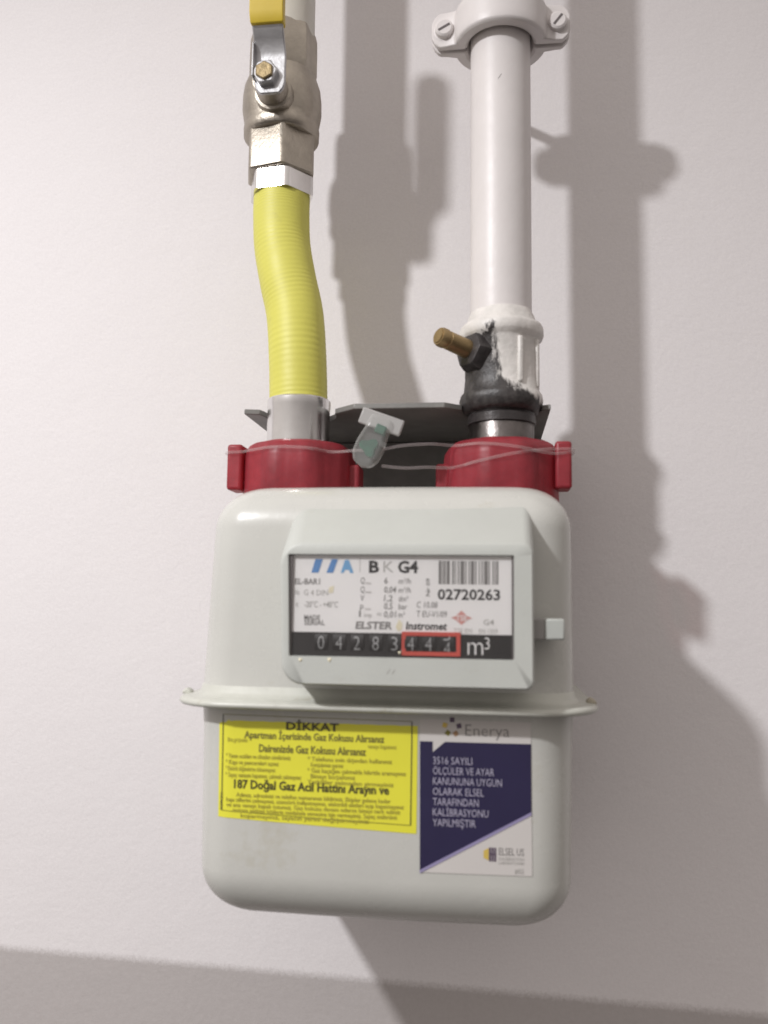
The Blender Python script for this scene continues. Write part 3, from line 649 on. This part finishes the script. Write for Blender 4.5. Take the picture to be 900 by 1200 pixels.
# ------------------------------------------------------------------ pipe clamp
CX, CZ0, CZ1 = 0.0552, 0.3625, 0.3830
clamp = thing('pipe_clamp', 'white painted two piece pipe clamp with screw ears on right pipe', 'pipe clamp', (CX, 0, 0.3725))
def half(sgn):
    """half ring with ears; sgn -1 front, +1 back. rounded ear ends, flared edge"""
    g = 0.0012
    def sect(ro, ri, z, ex):
        o = [(CX-ex, -0.085+sgn*g), (CX-ex, -0.085+sgn*(g+0.0032)), (CX-0.0300, -0.085+sgn*(g+0.0036))]
        for k in range(0, 25):
            a = math.radians(166-152*k/24); o.append((CX+ro*math.cos(a), -0.085+sgn*max(g+0.0036, ro*math.sin(a))))
        o += [(CX+0.0300, -0.085+sgn*(g+0.0036)), (CX+ex, -0.085+sgn*(g+0.0032)), (CX+ex, -0.085+sgn*g)]
        i = [(CX+ri*math.cos(math.radians(4+172*k/24)), -0.085+sgn*max(g, ri*math.sin(math.radians(4+172*k/24)))) for k in range(25)]
        return [(x, y, z) for x, y in o+i]
    H = CZ1-CZ0
    return loft([sect(0.0245, 0.0200, CZ0, 0.0335), sect(0.0258, 0.0186, CZ0+0.0010, 0.0352), sect(0.0262, 0.0180, CZ0+0.0030, 0.0370), sect(0.0262, 0.0174, CZ0+0.006, 0.0384),
                 sect(0.0262, 0.0174, CZ1-0.006, 0.0384), sect(0.0262, 0.0180, CZ1-0.0030, 0.0370), sect(0.0258, 0.0186, CZ1-0.0010, 0.0352), sect(0.0245, 0.0200, CZ1, 0.0335)])
obj('front_half', half(-1), 'pipe', clamp, smooth=35, bevel=0.0006)
obj('back_half', half(1), 'pipe', clamp, smooth=35, bevel=0.0006)
for s, tw in ((-1, 0.5), (1, 0.9)):
    sx = CX+s*0.0313; zc = 0.3722
    scw = obj('clamp_screw', lathe((sx, -0.0885, zc), (0, -1, 0), [(0, 0.0060), (0.0012, 0.0060), (0.0014, 0.0052), (0.0040, 0.0050), (0.0048, 0.0040)], 36), 'pipe', clamp)
    slot = []
    ca, sa = math.cos(tw), math.sin(tw)
    vs, fs = box(-0.0036, 0.0036, -0.09355, -0.0931, -0.0006, 0.0006)
    obj('screw_slot', ([(sx+x*ca-z*sa, y, zc+x*sa+z*ca) for x, y, z in vs], fs), 'groove', scw, smooth=0)
obj('wall_rod', lathe((CX, 0.0, 0.3725), (0, -1, 0), [(0, 0.0032), (0.062, 0.0032)], 20), 'pipe', clamp)
obj('rod_nut', lathe((CX, -0.058, 0.3725), (0, -1, 0), [(0, 0.0065), (0.0060, 0.0065)], 60, hexf(6)), 'pipe', clamp, smooth=25)

# ------------------------------------------------------------------ wire seal
seal = thing('wire_seal', 'clear plastic wire seal with green insert hanging between the red caps', 'seal', (-0.006, -0.1175, 0.116))
def wire(pts, n): return tube(spline(pts, n), 0.00075, 8)
rc = 0.0316
def cp(cx, ang, z, r=rc): a = math.radians(ang); return (cx+r*math.sin(a), -0.085-r*math.cos(a), z)
obj('wire_strand', wire([(-0.0905, -0.100, 0.1300), (-0.0890, -0.1056, 0.1302), (-0.080, -0.1062, 0.1306), cp(-0.055, -38, 0.1308), cp(-0.055, -10, 0.1312), cp(-0.055, 20, 0.1308), cp(-0.055, 45, 0.1298), (-0.018, -0.1165, 0.1288), (-0.010, -0.1180, 0.1285)], 90), 'wire', seal)
obj('wire_strand', wire([(-0.004, -0.1180, 0.1290), (0.006, -0.1178, 0.1308), (0.020, -0.1140, 0.1322), cp(0.0552, -50, 0.1328), cp(0.0552, -20, 0.1322), cp(0.0552, 10, 0.1304), cp(0.0552, 40, 0.1285), (0.0820, -0.1062, 0.1282), (0.0905, -0.1040, 0.1290), (0.0912, -0.098, 0.1290)], 90), 'wire', seal)
obj('wire_strand', wire([(-0.005, -0.1178, 0.1205), (0.006, -0.1165, 0.1196), (0.018, -0.1130, 0.1204), cp(0.0552, -52, 0.1215), cp(0.0552, -25, 0.1230), cp(0.0552, 5, 0.1262), cp(0.0552, 35, 0.1292), (0.0825, -0.1064, 0.1304), (0.0908, -0.1045, 0.1305), (0.0916, -0.098, 0.1303)], 90), 'wire', seal)
ang = math.radians(-20)
def tilt(vf, c):
    vs, fs = vf; ca, sa = math.cos(ang), math.sin(ang)
    return [(c[0]+x*ca-z*sa, c[1]+y, c[2]+x*sa+z*ca) for x, y, z in vs], fs
bc = (-0.0052, -0.1190, 0.1428)
obj('cross_bar', tilt(box(-0.0112, 0.0112, -0.0014, 0.0014, -0.0042, 0.0042), bc), 'milky', seal, bevel=0.0008)
ang = math.radians(-24)
out = [(-0.0058, 0.002), (-0.0062, -0.006), (-0.0072, -0.013), (-0.0070, -0.019), (-0.0048, -0.0235), (0.0, -0.0250), (0.0048, -0.0235), (0.0070, -0.019), (0.0072, -0.013), (0.0062, -0.006), (0.0058, 0.002)]
obj('seal_body', tilt(prism(out, -0.0042, 0.0042, 'xz'), bc), 'clear', seal, bevel=0.0018, bseg=3, smooth=45)
obj('green_insert', tilt(join(box(-0.0010, 0.0044, -0.0036, 0.0010, -0.0064, -0.0018), ), bc), 'green', seal, bevel=0.0006)
obj('green_rotor', tilt(lathe((0, 0.0, -0.0145), (0, -1, 0), [(-0.0015, 0.0052), (0.0036, 0.0052)], 24, lambda a, h: 0.8+0.2*math.cos(3*a)), bc), 'green', seal)

# a short scratch in the paint of the right pipe
def pipe_front(x): return -0.085-math.sqrt(0.0167**2-(x-0.0552)**2)
scr = [(0.0535, 0.3335), (0.0541, 0.3345), (0.0553, 0.3362), (0.0557, 0.3372), (0.0549, 0.3361), (0.0538, 0.3346)]
obj('paint_scratch', ([(x, pipe_front(x), z) for x, z in scr], [tuple(range(6))]), 'inkmid', p2, smooth=0)
